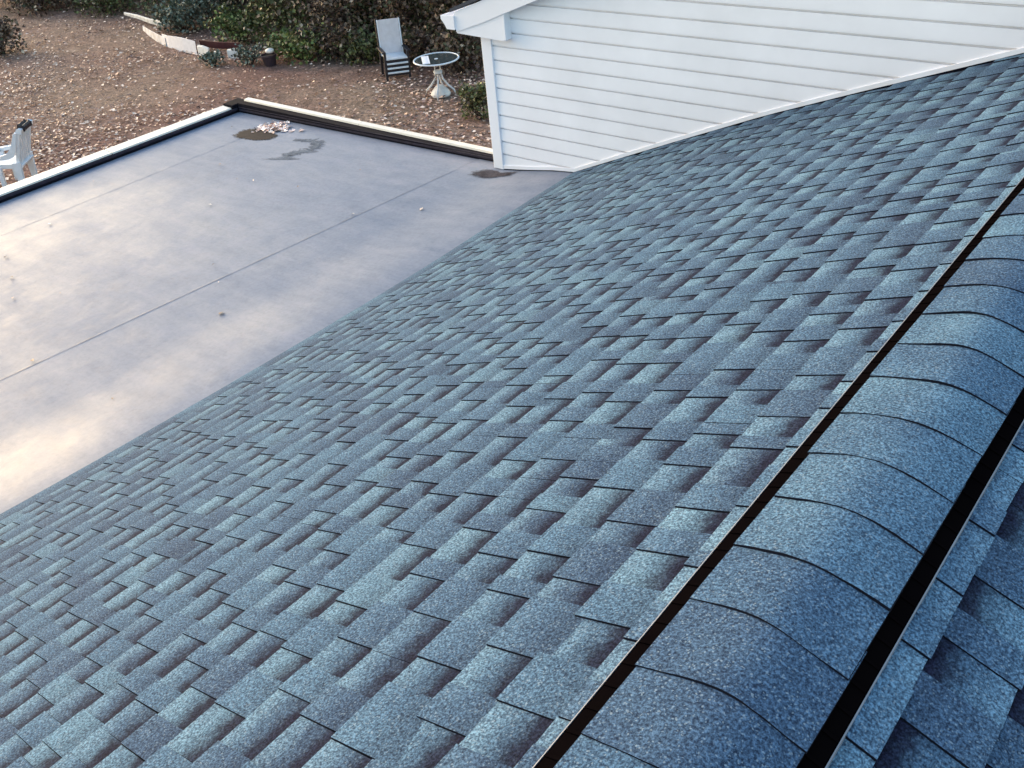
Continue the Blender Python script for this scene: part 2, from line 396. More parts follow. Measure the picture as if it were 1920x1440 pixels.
# ------------------------------------------------------------------ flat roof extension
XL, YF = 8.41, 5.67
flat = thing('flat_roof_extension', (-6, 2.5, GZ)); tag(flat, 'low flat-roofed extension with pale grey membrane and white-coped edges beside the shingle slope', 'flat roof')
def child(b, name, m, par, smooth=False, bevel=0):
    o = b.build(name, m, None, smooth, bevel); o.parent = par
    inv = Matrix.Translation(-Vector(par.location)) if par.parent is None else Matrix.Translation(-Vector(par.parent.location)) if par.parent.parent is None else Matrix.Identity(4)
    o.matrix_parent_inverse = inv if par.parent is None else Matrix.Translation(-world_loc(par)); return o
def world_loc(o):
    v = Vector(o.location)
    if o.parent: v = v+world_loc(o.parent)+o.matrix_parent_inverse.translation
    return v
ysf = [YB+(YF-YB)*i/24 for i in range(25)]
def memb(xa, xb, lift, name):
    n = max(2, int((xb-xa)/.07)); o = sheet(lambda x, y: flat_z(x, y)+lift, [xa+(xb-xa)*i/n for i in range(n+1)], ysf, .012, name, M_MEMB, None, lap)
    o.parent = flat; o.matrix_parent_inverse = Matrix.Translation(-Vector(flat.location)); o.data.polygons.foreach_set('use_smooth', [True]*len(o.data.polygons)); o.data.set_sharp_from_angle(angle=.4); return o
S1, S2 = -5.07, -7.6
def lap(x, y): return .08*(y-3.6)*max(0, 1-abs(x-S1)/1.0)
mem = memb(S1-.01, -WE+.25, .004, 'membrane_sheet'); memb(S2-.01, S1+.08, 0, 'membrane_sheet'); memb(-XL, S2+.08, -.004, 'membrane_sheet')
R = random.Random(3)
def seam(x, y0, y1, wd, lift, name):
    b = MB(); n = 90
    for i in range(n):
        a, c = y0+(y1-y0)*i/n, y0+(y1-y0)*(i+1)/n
        w0 = wd*(.5+.7*abs(math.sin(i*.37)+.4*math.sin(i*1.3))); w1 = wd*(.5+.7*abs(math.sin((i+1)*.37)+.4*math.sin((i+1)*1.3)))
        xa_, xc_ = x+lap(x, a), x+lap(x, c); z0, z1 = flat_z(xa_, a)+lift, flat_z(xc_, c)+lift
        b.add([(xa_-w0, a, z0), (xa_+w0*.3, a, z0+.002), (xc_+w1*.3, c, z1+.002), (xc_-w1, c, z1)], [(0, 1, 2, 3)])
    return child(b, name, M_SEAM, flat)
seam(S1-.012, 1.0, 5.66, .006, .0062, 'seam'); seam(S2-.012, 2.6, 5.2, .004, .0005, 'seam')
# upstand and coping
zc = .074; zcl = .055
def edge_bar(b, p, q, th, z0, z1):
    pass
b = MB(); b.box((-XL-.16, YB, GZ+2.2), (-XL, YF+.16, flat_z(-XL, 3)+zcl-.012)); child(b, 'upstand', M_DARK, flat)
b = MB(); b.box((-XL+.002, YF, GZ+2.2), (-XC-.02, YF+.16, flat_z(-6.5, 5)+zc-.012)); 
child(b, 'upstand', M_DARK, flat)
b = MB(); b.prism([(-XL+.001, flat_z(-XL, 3)+.026), (-XL+.008, flat_z(-XL, 3)+.022), (-XL+.008, flat_z(-XL, 3)+.042), (-XL+.001, flat_z(-XL, 3)+.046)], 'y', YB, YF-.01); child(b, 'termination_bar', M_PURP, flat)
b = MB()
for za, zb, t_ in ((.018, .036, .008), (.048, .056, .006)):
    b.add([(-XL+.02, YF-t_, flat_z(-XL, 5)+za), (-XC-.02, YF-t_, flat_z(-XC, 5)+za), (-XC-.02, YF-t_, flat_z(-XC, 5)+zb), (-XL+.02, YF-t_, flat_z(-XL, 5)+zb), (-XL+.02, YF-.0005, flat_z(-XL, 5)+za), (-XC-.02, YF-.0005, flat_z(-XC, 5)+za), (-XC-.02, YF-.0005, flat_z(-XC, 5)+zb), (-XL+.02, YF-.0005, flat_z(-XL, 5)+zb)], [(0,1,2,3),(3,2,6,7),(0,4,5,1)])
child(b, 'termination_bar', M_PURP, flat)
# coping lengths
zt = flat_z(-XL, 3)+zcl
segs = [(YB, .9), (.906, 2.75), (2.756, 4.15), (4.156, 5.60)]
for i, (a, c) in enumerate(segs):
    b = MB(); o = (-.004, .006, -.002, .004)[i]
    b.prism([(-XL-.185+o, zt-.06), (-XL-.185+o, zt+.006), (-XL-.17+o, zt+.012), (-XL-.03+o, zt+.004), (-XL-.022+o, zt-.01), (-XL-.17+o, zt-.011)], 'y', a, c); child(b, 'coping', M_COPE, flat)
zt2 = flat_z(-6.5, 5)+zc
for i, (a, c) in enumerate([(-XL+.03, -6.55), (-6.545, -XC-.03)]):
    b = MB(); b.prism([(YF+.150, zt2-.06), (YF+.150, zt2+.006), (YF+.14, zt2+.010), (YF+.085, zt2+.006), (YF+.078, zt2-.01), (YF+.14, zt2-.011)], 'x', a, c); child(b, 'coping', M_COPE, flat)
b = MB(); b.box((-XL-.175, YF-.06, zt-.062), (-XL-.004, YF+.15, zt+.030)); child(b, 'corner_coping', M_DARK, flat, bevel=.006)
# walls below
b = MB(); b.box((-XL-.14, YB, GZ-.1), (-XL-.02, YF+.14, GZ+2.2)); child(b, 'wall', M_WALL, flat)
b = MB(); b.box((-XL-.02, YF+.02, GZ-.1), (-XC-.02, YF+.14, GZ+2.2)); child(b, 'wall', M_WALL, flat)
# ponding stains
def blob(pts, z, name, m, par, th=.002):
    b = MB(); n = len(pts); vs = [(x, y, flat_z(x, y)+z) for x, y in pts]; cxy = (sum(p[0] for p in pts)/n, sum(p[1] for p in pts)/n)
    inn = [(cxy[0]+(x-cxy[0])*.6, cxy[1]+(y-cxy[1])*.6) for x, y in pts]; vs += [(x, y, flat_z(x, y)+z+th*.5) for x, y in inn]
    vs.append((*cxy, flat_z(*cxy)+z+th)); b.add(vs, [q for i in range(n) for q in ((i, (i+1) % n, n+(i+1) % n, n+i), (n+i, n+(i+1) % n, 2*n))], 0, [(0, 0, 0, 1)]*n+[(1, 0, 0, 1)]*(n+1)); return child(b, name, m, par)
def px_poly(pts, z, wob=.02, sub=3, seed=1):
    R = random.Random(seed); out = []
    P = [on_z(x, y, z) for x, y in pts]
    for i in range(len(P)):
        a, c = P[i], P[(i+1) % len(P)]
        for k in range(sub): q = a.lerp(c, k/sub); out.append((q.x+R.uniform(-wob, wob), q.y+R.uniform(-wob, wob)))
    return out
zz = flat_z(-7.6, 5)
blob(px_poly([(432, 253), (450, 243), (480, 238), (500, 245), (520, 250), (530, 257), (512, 263), (490, 266), (465, 264), (445, 260)], zz, .02), .003, 'puddle', M_PUDDLE, flat)
# curved damp mark
b = MB(); path = [(528, 303), (540, 293), (560, 289), (580, 286), (593, 280), (597, 272), (588, 267), (570, 266), (548, 264)]; Pp = [on_z(x, y, zz) for x, y in path]
pts = []
for i in range(len(Pp)-1):
    for k in range(6): pts.append(Pp[i].lerp(Pp[i+1], k/6))
R = random.Random(8); wid = [max(.012, .055*(1-abs(i/len(pts)-.35)*1.1)*(.6+.7*R.random())) for i in range(len(pts))]; wid[0] = .09; wid[1] = .11; wid[2] = .09
vs = []; fs = []
for i, p in enumerate(pts):
    t_ = (pts[min(i+1, len(pts)-1)]-pts[max(0, i-1)]).normalized(); nn = Vector((-t_.y, t_.x, 0))
    for s_ in (-1, 0, 1):
        q = p+nn*s_*wid[i]*2.2; vs.append((q.x, q.y, flat_z(q.x, q.y)+.003))
fs = [(3*i+k, 3*i+k+1, 3*i+k+4, 3*i+k+3) for i in range(len(pts)-1) for k in (0, 1)]
b.add(vs, fs, 0, [((0, 1, 0)[k % 3], 0, 0, 1) for k in range(len(vs))]); child(b, 'damp_mark', M_STAIN, flat)
blob(px_poly([(872, 327), (888, 318), (915, 314), (945, 326), (985, 328), (960, 336), (905, 336)], flat_z(-4.5, 5.4), .012), .009, 'flashing_patch', M_FLASH, flat)
# ------------------------------------------------------------------ white sided wing
wing = thing('white_sided_wing', (-2, YW+2, GZ)); tag(wing, 'white vinyl-sided house wing with gable rake and gutter rising behind the shingle roof', 'house wing')
RK = .36; RX, RZ = -4.338, -.382         # a point on the lower edge of the rake board (plane y=YR)
YR = YW-.06
PEAK = -.9
def rake_z(x): return RZ+RK*((x-RX) if x < PEAK else (2*PEAK-x-RX))
EXS = .1104; ZL0 = -.2004
def wall_low(x): return max(roof_z(x, YW), flat_z(min(x, -WE), YW)) if x > -WE else flat_z(x, YW)
b = MB()
# backing wall
poly = [(-XC, GZ), (2.8, GZ), (2.8, rake_z(2.8)+.02), (PEAK, rake_z(PEAK)+.02), (-XC, rake_z(-XC)+.02)]
b.prism(poly, 'y', YW+.02, YW+4.5); child(b, 'wall', M_TRIM, wing)
def low_pts(gap): return [(x, wall_low(x)+gap) for x in [-XC+i*.12 for i in range(40)]]
GAP = .036
def right_x(z):     # where the wall's lower edge reaches height z
    if z > -.002: return 2.6
    xs = np.linspace(-XC, -.01, 400); zs = np.array([wall_low(x)+GAP for x in xs]); ok = np.where(zs > z)[0]
    ok = [i for i in ok if xs[i] > -WE-.2]
    return float(xs[ok[0]]) if len(ok) else 0
j = -10
while True:
    zb = ZL0-j*EXS; zt_ = zb+EXS-.001; j += 1
    if zt_ < flat_z(-XC, YW)+GAP: break
    def lx(z): 
        x = -XC+.088
        if z > rake_z(x)-.004: x = RX+(z-RZ)/RK+.004
        return x
    if lx(zt_) > PEAK-.05 or lx(zb) > PEAK: continue
    b = MB(); zb2 = max(zb, flat_z(-XC, YW)+GAP)
    xa, xb_ = lx(zb2), right_x(zb2); xc, xd = lx(zt_), right_x(zt_)
    if zb > -.01: xb_ = xd = 2*PEAK-lx(zb)
    # lapped profile: butt proud at the bottom, back at the top; the lower end follows the roof
    hh_ = zt_-zb2; pr = [(zb2, .0215), (zb2+hh_*.12, .0215), (zb2+hh_*.875, .0165), (zb2+hh_*.885, .0012), (zt_, .0008)]
    vs = []
    for z_, d_ in pr:
        f_ = (z_-zb2)/(zt_-zb2); l_ = xa+(xc-xa)*f_; r_ = xb_+(xd-xb_)*f_
        n_ = 6
        for q in range(n_+1): vs.append((l_+(r_-l_)*q/n_, YW+.018-d_, z_))
    pr0 = [(zb2, 0)]
    base = len(vs)
    for q in range(7): vs.append((xa+(xb_-xa)*q/6, YW+.019, zb2+.001))
    fs = [(i*7+q, i*7+q+1, (i+1)*7+q+1, (i+1)*7+q) for i in range(4) for q in range(6)]+[(base+q, base+q+1, q+1, q) for q in range(6)]
    b.add(vs, fs); child(b, 'siding_board', M_WHITE, wing)
# corner post
zcb, zct = flat_z(-XC, YW)+.012, rake_z(-XC)+.02
b = MB(); b.box((-XC-.012, YW-.014, zcb), (-XC+.092, YW+.016, -.585)); b.box((-XC-.0125, YW+.016, zcb), (-XC-.0005, YW+.10, -.585)); child(b, 'corner_post', M_TRIM, wing, bevel=.004)
# trim following the roof, with a dark flashing gap under it
def follow(z0, z1, y0, y1, name, m, xs):
    b = MB(); n = len(xs); vs = []
    for x in xs:
        a = wall_low(x); vs += [(x, y0, a+z0), (x, y1, a+z0), (x, y1, a+z1), (x, y0, a+z1)]
    fs = [(4*i+k, 4*i+4+k, 4*i+4+(k+1) % 4, 4*i+(k+1) % 4) for i in range(n-1) for k in range(4)]+[(0, 1, 2, 3), (4*n-1, 4*n-2, 4*n-3, 4*n-4)]
    b.add(vs, fs); return child(b, name, m, wing)
xs_f = [-XC+.093, -4.3, -4.0, -WE-.02]; xs_s = [-WE+.0]+[-WE+.04+i*.135 for i in range(28)]
follow(.014, .042, YW-.012, YW+.0195, 'base_trim', M_TRIM, xs_f+xs_s); 
follow(-.03, .014, YW-.004, YW+.0195, 'step_flashing', M_DARK, xs_f+xs_s)
# rake board, eave return, soffit, roof slab, gutter
def rk(x, dz): return (x, rake_z(x)+dz)
b = MB(); xl = -4.826; zbot = -.562
b.prism([(xl, zbot+.012), (xl, -.408), (PEAK, rake_z(PEAK)+.165), (PEAK, rake_z(PEAK)), (RX, RZ), (RX-.18, RZ-.068)], 'y', YR-.018, YR, 0); child(b, 'rake_board', M_TRIM, wing, bevel=.002)
b = MB(); b.prism([(PEAK, rake_z(PEAK)+.165), (2.8, rake_z(2.8)+.165), (2.8, rake_z(2.8)), (PEAK, rake_z(PEAK))], 'y', YR-.018, YR); child(b, 'rake_board', M_TRIM, wing)
b = MB(); b.prism([(xl, zbot), (xl, zbot+.014), (RX-.17, RZ-.062), (RX, RZ), (RX-.016, zbot-.018)], 'y', YR-.010, YW+.012); child(b, 'eave_return', M_TRIM, wing, bevel=.003)
b = MB(); b.box((RX-.012, YR-.012, zbot-.016), (RX+.012, YW+.002, RZ+.008)); child(b, 'return_corner_strip', M_TRIM, wing, bevel=.003)
b = MB(); b.prism([rk(RX, .008), rk(PEAK, .008), rk(PEAK, .02), rk(RX, .02)], 'y', YR+.001, YW+.02); child(b, 'soffit', M_TRIM, wing)
b = MB(); b.prism([(xl-.035, -.408+.002), (PEAK, rake_z(PEAK)+.168), (2.8, rake_z(2.8)+.168), (2.8, rake_z(2.8)+.2), (PEAK, rake_z(PEAK)+.20), (xl-.035, -.38)], 'y', YR-.03, YW+4.6); child(b, 'wing_roof', M_WROOF, wing)
b = MB(); b.box((xl, YR, zbot), (xl+.02, YW+4.5, -.415)); child(b, 'eave_fascia', M_TRIM, wing)
b = MB(); b.box((xl+.02, YW+.02, zbot), (-XC, YW+4.5, zbot+.012)); child(b, 'eave_soffit', M_TRIM, wing)
gx = xl-.002
b = MB(); b.prism([(gx, -.4300), (gx, -.5350), (gx-.085, -.5350), (gx-.105, -.5000), (gx-.138, -.4620), (gx-.138, -.4350), (gx-.130, -.4350), (gx-.128, -.4600), (gx-.095, -.5000), (gx-.008, -.5000), (gx-.008, -.4300)], 'y', YR-.03, YW+4.5); gut = child(b, 'gutter', M_TRIM, wing)
b = MB(); b.prism([(gx-.0005, -.4300), (gx-.0005, -.5355), (gx-.0855, -.5355), (gx-.1055, -.5000), (gx-.1385, -.4620), (gx-.1385, -.4340)], 'y', YR-.033, YR-.0305); child(b, 'gutter_end_cap', M_TRIM, wing)

# ------------------------------------------------------------------ vegetation
OLIVE = [(.062, .072, .030), (.090, .104, .036), (.046, .056, .026), (.115, .110, .052), (.070, .050, .034)]
BROWN = [(.070, .045, .034), (.050, .030, .026), (.095, .066, .046), (.045, .048, .024), (.12, .085, .06)]
GREYG = [(.075, .095, .075), (.105, .125, .100), (.055, .07, .05), (.13, .15, .125), (.07, .06, .04)]
GREEN = [(.062, .090, .028), (.090, .122, .038), (.115, .140, .046), (.048, .064, .026), (.12, .11, .05)]
def leaf(b, p, size, R, col, flat_=False, cup=0):
    a = R.uniform(0, 6.28); e = R.uniform(-.25, .25) if flat_ else R.uniform(-1.1, 1.1); rl = R.uniform(-.4, .4) if flat_ else R.uniform(-1.2, 1.2)
    d = Vector((math.cos(a)*math.cos(e), math.sin(a)*math.cos(e), math.sin(e))); s = Vector((-math.sin(a), math.cos(a), 0)); n = d.cross(s)
    s = s*math.cos(rl)+n*math.sin(rl); n = d.cross(s); L = size*R.uniform(.7, 1.3); Wd = L*R.uniform(.28, .45)
    v = R.uniform(.9, 1.9); c = (col[0]*v, col[1]*v, col[2]*v, 1); up = n*L*.12*(1 if n.z > 0 else -1)
    b.add([p-d*L*.5, p+s*Wd+up, p+d*L*.5, p-s*Wd+up], [(0, 1, 2), (0, 2, 3)], 0, c)
def shrub(px, py, rx, h, nleaf, pal, label, size=.085, seed=0, group='shrubs along the back of the yard', ry=None, at=None, name='shrub'):
    R = random.Random(seed); base = at or on_z(px, py, GZ); ry = ry or rx*.7
    t = thing(name, base, R.uniform(0, .5)); tag(t, label, 'shrub', group)
    b = MB(); nst = 9; tips = []
    for i in range(nst):
        a = i*6.28/nst+R.uniform(-.3, .3); q = R.uniform(.35, .95); top = Vector((math.cos(a)*rx*q, math.sin(a)*ry*q, h*R.uniform(.65, 1.02)*(1.05-.35*q)))
        mid = top*.5+Vector((R.uniform(-.08, .08), R.uniform(-.08, .08), .06)); b.tube([(top.x*.08, top.y*.08, -.05), mid, top], [.022, .014, .005], 5)
        for k in range(5):
            f = R.uniform(.35, 1); o = mid.lerp(top, f) if f > .5 else mid*f*2; e = o+Vector((R.uniform(-.4, .4)*rx, R.uniform(-.4, .4)*ry, R.uniform(0, .3)*h)); b.tube([o, e], [.008, .003], 4); tips.append((o, e))
        tips.append((mid, top))
    b.build('stems', M_BARK, t)
    b = MB()
    cl = [(o.lerp(e, R.uniform(.2, 1.1)), R.choice(pal)) for o, e in tips for _ in range(3)]
    for i in range(nleaf):
        if R.random() < .72:
            c, col = R.choice(cl); p = c+Vector((R.gauss(0, .14*rx), R.gauss(0, .14*ry), R.gauss(0, .11*h)))
        else:
            a = R.uniform(0, 6.28); q = math.sqrt(R.random()); p = Vector((math.cos(a)*rx*q, math.sin(a)*ry*q, h*R.random()*(1-.5*q*q))); col = R.choice(pal)
        if p.z < .02: p.z = R.uniform(.02, .3)
        if R.random() < .02: col = (.42, .34, .26)
        leaf(b, p, size, R, col)
    b.build('foliage', M_LEAF, t); return t
NL = 2600
SH = [ # px, py of base centre, rx, h
 (40, 2, 2.2, 1.5, BROWN, 'dark reddish-brown shrub at the far end of the leaf-strewn yard'),
 (150, 4, 1.7, 1.3, BROWN, 'brown twiggy shrub beside the tip of the long white board'),
 (5, 100, .75, .75, BROWN, 'low brown-green bush growing alone in the open leaf litter'),
 (240, -2, 1.9, 1.6, OLIVE, 'olive shrub behind the long white board'),
 (330, 12, 1.5, 1.3, OLIVE, 'dull green shrub behind the grey sheets'),
 (400, 40, 1.25, 1.25, GREYG, 'grey-green shrub spilling over the grey sheets'),
 (470, 40, 1.3, 2.0, BROWN, 'rusty brown shrub behind the dark red board'),
 (545, 78, 1.25, 1.5, OLIVE, 'olive-brown shrub behind the small dark pot with the white lid'),
 (610, 62, 1.35, 2.4, GREEN, 'tall yellow-green shrub between the small dark pot and the tall-backed chair'),
 (668, 92, 1.15, 1.7, BROWN, 'brown-leaved shrub just left of the tall-backed chair'),
 (725, 82, 1.3, 2.4, OLIVE, 'tall olive shrub directly behind the tall-backed chair'),
 (790, 98, 1.2, 2.3, BROWN, 'dark brown shrub between the tall-backed chair and the glass table'),
 (845, 92, 1.3, 2.5, OLIVE, 'dark olive shrub behind the round glass table'),
 (890, 118, 1.0, 2.3, BROWN, 'dark brown shrub between the glass table and the white wing'),
 (560, 20, 1.9, 2.6, GREEN, 'bright green shrub in the back row behind the olive-brown one'),
 (566, 112, .75, .65, GREEN, 'low green bush in front of the olive-brown shrub'),
 (628, 108, .75, .75, BROWN, 'low brown bush in front of the tall yellow-green shrub'),
 (684, 116, .55, .60, OLIVE, 'low olive bush beside the left arm of the tall-backed chair'),
 (785, 122, .6, .75, BROWN, 'low brown bush behind the left edge of the glass table'),
 (868, 138, .6, .9, BROWN, 'low dark brown bush between the glass table and the purple pot'),
 (455, 76, .8, .75, GREEN, 'low green bush spreading behind the end of the dark red board'),
 (345, 58, .8, .70, GREYG, 'low grey-green bush spreading over the top of the pale grey sheet'),
 (200, 24, 1.0, .8, OLIVE, 'low olive bush behind the pointed tip of the long white board'),
 (80, 20, 1.3, .8, BROWN, 'low reddish-brown bush between the two far brown shrubs'),
]
for i, (px, py, rx, h, pal, lab) in enumerate(SH):
    shrub(px, py, rx, h, int(NL*(rx*h/2.2)**.8)+500, pal, lab, size=.10, seed=20+i)
shrub(900, 222, .34, .62, 1100, OLIVE, 'dark green bush growing against the corner of the white wing', .07, 77)
# thicket behind, out of which the shrubs grow
for i, (x, y, rx, h) in enumerate([(-34, 17, 2.6, 3.0), (-29, 18, 2.4, 2.8), (-25, 18.6, 2.4, 3.2), (-21, 18.6, 2.3, 3.0), (-17.6, 18.2, 2.2, 3.2), (-14.4, 17.6, 2.2, 3.2)]):
    shrub(0, 0, rx, h, 5200, (BROWN, OLIVE, GREEN)[i % 3], 'tall scrub in the dark thicket behind the '+('dark reddish-brown shrub', 'brown twiggy shrub beside the white board', 'dull green shrub behind the grey sheets', 'bright green back-row shrub', 'tall-backed chair', 'round glass table')[i], .12, 50+i, at=Vector((x, y, GZ)), group='thicket behind the yard', name='scrub_bush')

# trees at the back of the yard: the trunks stand among the shrubs, the unseen crowns are added to shade the ground
def tree(x, y, h, r, n, pal, label, seed):
    R = random.Random(seed); t = thing('shade_tree', (x, y, GZ)); tag(t, label, 'tree', 'trees at the back of the yard')
    b = MB(); lean = Vector((R.uniform(-.3, .3), R.uniform(-.5, .1), 0)); top = Vector((lean.x, lean.y, h*.9))
    b.tube([(0, 0, -.1), lean*.25+Vector((0, 0, h*.25)), lean*.6+Vector((0, 0, h*.55)), top], [.15, .12, .09, .03], 9); b.build('trunk', M_BARK, t, smooth=True)
    b = MB(); tips = []
    for i in range(13):
        f = R.uniform(.36, .9); o = Vector((lean.x*f, lean.y*f, h*f)); a = i*2.4+R.uniform(-.4, .4); e = o+Vector((math.cos(a)*r*R.uniform(.6, 1), math.sin(a)*r*R.uniform(.6, 1), R.uniform(.1, .35)*h))
        m_ = o.lerp(e, .5)+Vector((0, 0, .15)); b.tube([o, m_, e], [.05, .03, .008], 6); tips += [(o, m_), (m_, e), (m_, e)]
    b.build('limbs', M_BARK, t)
    b = MB(); cl = [(o.lerp(e, R.uniform(.2, 1.1))+Vector((R.gauss(0, .3), R.gauss(0, .3), R.gauss(0, .2))), R.choice(pal)) for o, e in tips for _ in range(3)]
    for i in range(n):
        c, col = R.choice(cl); leaf(b, c+Vector((R.gauss(0, .34), R.gauss(0, .34), R.gauss(0, .24))), .15, R, col)
    b.build('crown', M_LEAF, t)
tree(-15.6, 16.2, 6.0, 3.2, 6500, OLIVE, 'shade tree with unseen crown, its dark trunk rising behind the tall-backed chair', 201)
tree(-20.4, 16.6, 6.4, 3.3, 6500, BROWN, 'shade tree with unseen crown, its dark trunk rising behind the dark red board', 202)
tree(-27.0, 17.2, 6.2, 3.3, 6500, OLIVE, 'shade tree with unseen crown, its dark trunk rising behind the long white board', 203)

# ------------------------------------------------------------------ leaf litter
TAN = [(.40, .27, .20), (.28, .17, .13), (.18, .10, .08), (.52, .38, .30), (.26, .16, .13), (.60, .47, .39), (.08, .05, .045), (.22, .13, .10)]
b = MB(); R = random.Random(9)
def dens(x, y):
    v = .5+.5*math.sin(x*.9+1.3*math.sin(y*.7))*math.sin(y*1.1+.8*math.sin(x*.5)); return .25+.75*v
cnt = 0
while cnt < 19000:
    px, py = R.uniform(-60, 930), R.uniform(-30, 400)
    p = on_z(px, py, GZ)
    if p.x > -8.7 or p.x < -44: continue
    dd = dens(p.x, p.y)
    if 250 < px < 700 and 120 < py < 210: dd *= .30
    if R.random() > dd: continue
    p.z = GZ+R.uniform(.02, .05); leaf(b, p, R.choice((.05, .07, .09)), R, R.choice(TAN), True); cnt += 1
tag(b.build('leaf_litter', M_LEAF), 'dry pale leaves scattered over the bare yard', 'leaves', kind='stuff')
b = MB(); R = random.Random(12); cx_ = on_z(512, 243, zz)
for i in range(230):
    a = R.uniform(0, 6.28); q = abs(R.gauss(0, 1)); px, py = 514+math.cos(a)*q*19, 241+math.sin(a)*q*6
    p = on_z(px, py, zz); h = max(0, .02*(1-q*.6)); p.z = flat_z(p.x, p.y)+.008+R.random()*h; leaf(b, p, .055, R, R.choice([(.62, .46, .40), (.70, .56, .50), (.50, .34, .28), (.75, .64, .58), (.2, .12, .1)]), True)
tag(b.build('drifted_leaves', M_LEAF), 'small drift of pale pinkish leaves beside the puddle on the flat roof', 'leaves', kind='stuff')

b = MB(); R = random.Random(31)
for i in range(30):
    x, y = R.uniform(-8.2, -4.2), R.uniform(.8, 5.5); p = Vector((x, y, flat_z(x, y)+.012)); leaf(b, p, R.uniform(.02, .05), R, R.choice([(.45, .36, .30), (.14, .10, .08), (.06, .05, .05), (.6, .55, .5)]), True)
tag(b.build('roof_leaf_bits', M_LEAF), 'stray leaf bits scattered over the grey flat roof', 'leaves', kind='stuff')

# ------------------------------------------------------------------ yard furniture
# patio chair with a tall pale back
P = on_z(748, 150, GZ); to_cam = Vector((CX-P.x, -P.y, 0)).normalized(); rz = math.atan2(to_cam.y, to_cam.x)+math.pi/2   # local -y faces the camera
ch = thing('patio_chair', P, rz+.18); ch.rotation_euler[1] = .05; tag(ch, 'dark-framed patio armchair with tall pale back and white front slats', 'chair')
Wc = .24
def rb(p0, p1, name, m, par, bv=.006, ma=None): 
    b = MB(); b.box(p0, p1, m=ma); return b.build(name, m, par, bevel=bv)
for sx in (-1, 1):
    rb((sx*Wc-.025, -.03, 0), (sx*Wc+.025, .03, .56), 'leg', M_FRAME, ch); 
    b = MB(); b.prism([(.42, 0), (.48, 0), (.46, .42), (.60, 1.12), (.55, 1.12), (.41, .42)], 'x', sx*Wc-.025, sx*Wc+.025); b.build('leg', M_FRAME, ch, bevel=.004)
    rb((sx*(Wc+.02)-.04, -.06, .56), (sx*(Wc+.02)+.04, .47, .59), 'armrest', M_FRAME, ch)
b = MB(); b.prism([(.395, .42), (.425, .42), (.545, 1.10), (.515, 1.10)], 'x', -Wc+.028, Wc-.028); b.build('backrest', M_SLING, ch, bevel=.006)
b = MB(); b.prism([(.385, .40), (.430, .40), (.556, 1.13), (.510, 1.13)], 'x', -Wc-.024, -Wc+.027); 
for sx in (-1, 1):
    b = MB(); b.prism([(.388, .42), (.398, .42), (.518, 1.105), (.508, 1.105)], 'x', sx*(Wc-.012)-.012, sx*(Wc-.012)+.012); b.build('back_rail', M_WPLASTIC, ch)
for i, (y, z) in enumerate([(-.02, .425), (-.045, .335), (-.05, .245), (-.05, .155)]):
    rb((-Wc+.02, y-.02, z), (Wc-.02, y+(.42 if i == 0 else .0), z+.035), 'slat', M_WPLASTIC, ch, .004)
rb((-Wc+.02, -.03, .10), (Wc-.02, -.012, .45), 'front_panel', M_FRAME, ch)

# round glass table with pedestal
P = on_z(827, 179, GZ); tb = thing('round_table', P, .4); tag(tb, 'small round glass-topped table with pale rim and splayed pedestal legs', 'table')
Rt = .43; ht = .70
b = MB(); b.lathe([(0.001, ht-.008), (Rt-.012, ht-.008), (Rt-.012, ht), (.001, ht)], 48); b.build('glass_top', M_GLASS, tb)
b = MB()
for k in range(48):
    pass
pts = [(Rt*math.cos(k*2*math.pi/48), Rt*math.sin(k*2*math.pi/48), ht-.004) for k in range(49)]; b.tube(pts, .016, 8); b.build('rim', M_WPLASTIC, tb, smooth=True)
b = MB(); b.lathe([(.03, ht-.012), (.035, ht+.006), (.012, ht+.008)], 16); b.build('centre_ring', M_WPLASTIC, tb)
for sx in (-1, 1):
    b = MB(); b.tube([(sx*.055, 0, .34), (sx*.055, 0, ht-.02)], .013, 8); b.build('post', M_ALU, tb, smooth=True)
b = MB(); b.lathe([(.06, .43), (.085, .44), (.085, .48), (.06, .49)], 20); b.build('collar', M_WPLASTIC, tb)
for k in range(4):
    a = k*math.pi/2+.15; d = Vector((math.cos(a), math.sin(a), 0)); b = MB()
    b.tube([d*.06+Vector((0, 0, .42)), d*.08+Vector((0, 0, .32)), d*.17+Vector((0, 0, .20)), d*.27+Vector((0, 0, .11)), d*.31+Vector((0, 0, .0))], [.016, .018, .02, .018, .016], 8); b.build('leg', M_ALU, tb, smooth=True)
ub = MB(); ub.lathe([(.19, 0), (.20, .03), (.17, .09), (.10, .17), (.05, .20), (.03, .21)], 28, tuple(P)); tag(ub.build('umbrella_base', M_CREAM, smooth=True), 'white domed parasol base standing under the glass table', 'parasol base')
ru = thing('oblong', P+Vector((0, 0, ht))); ru.rotation_euler = (0, 0, rz)  # flat white piece in two layers across the tabletop
tag(ru, 'flat white napkin lying across the glass table', 'oblong')
b = MB(); b.box((-.275, -.28, .0015), (-.135, .26, .010)); b.build('lower_layer', M_WHITE, ru)
b = MB(); b.box((-.270, -.27, .0102), (-.190, .25, .016)); b.build('upper_layer', M_WHITE, ru)

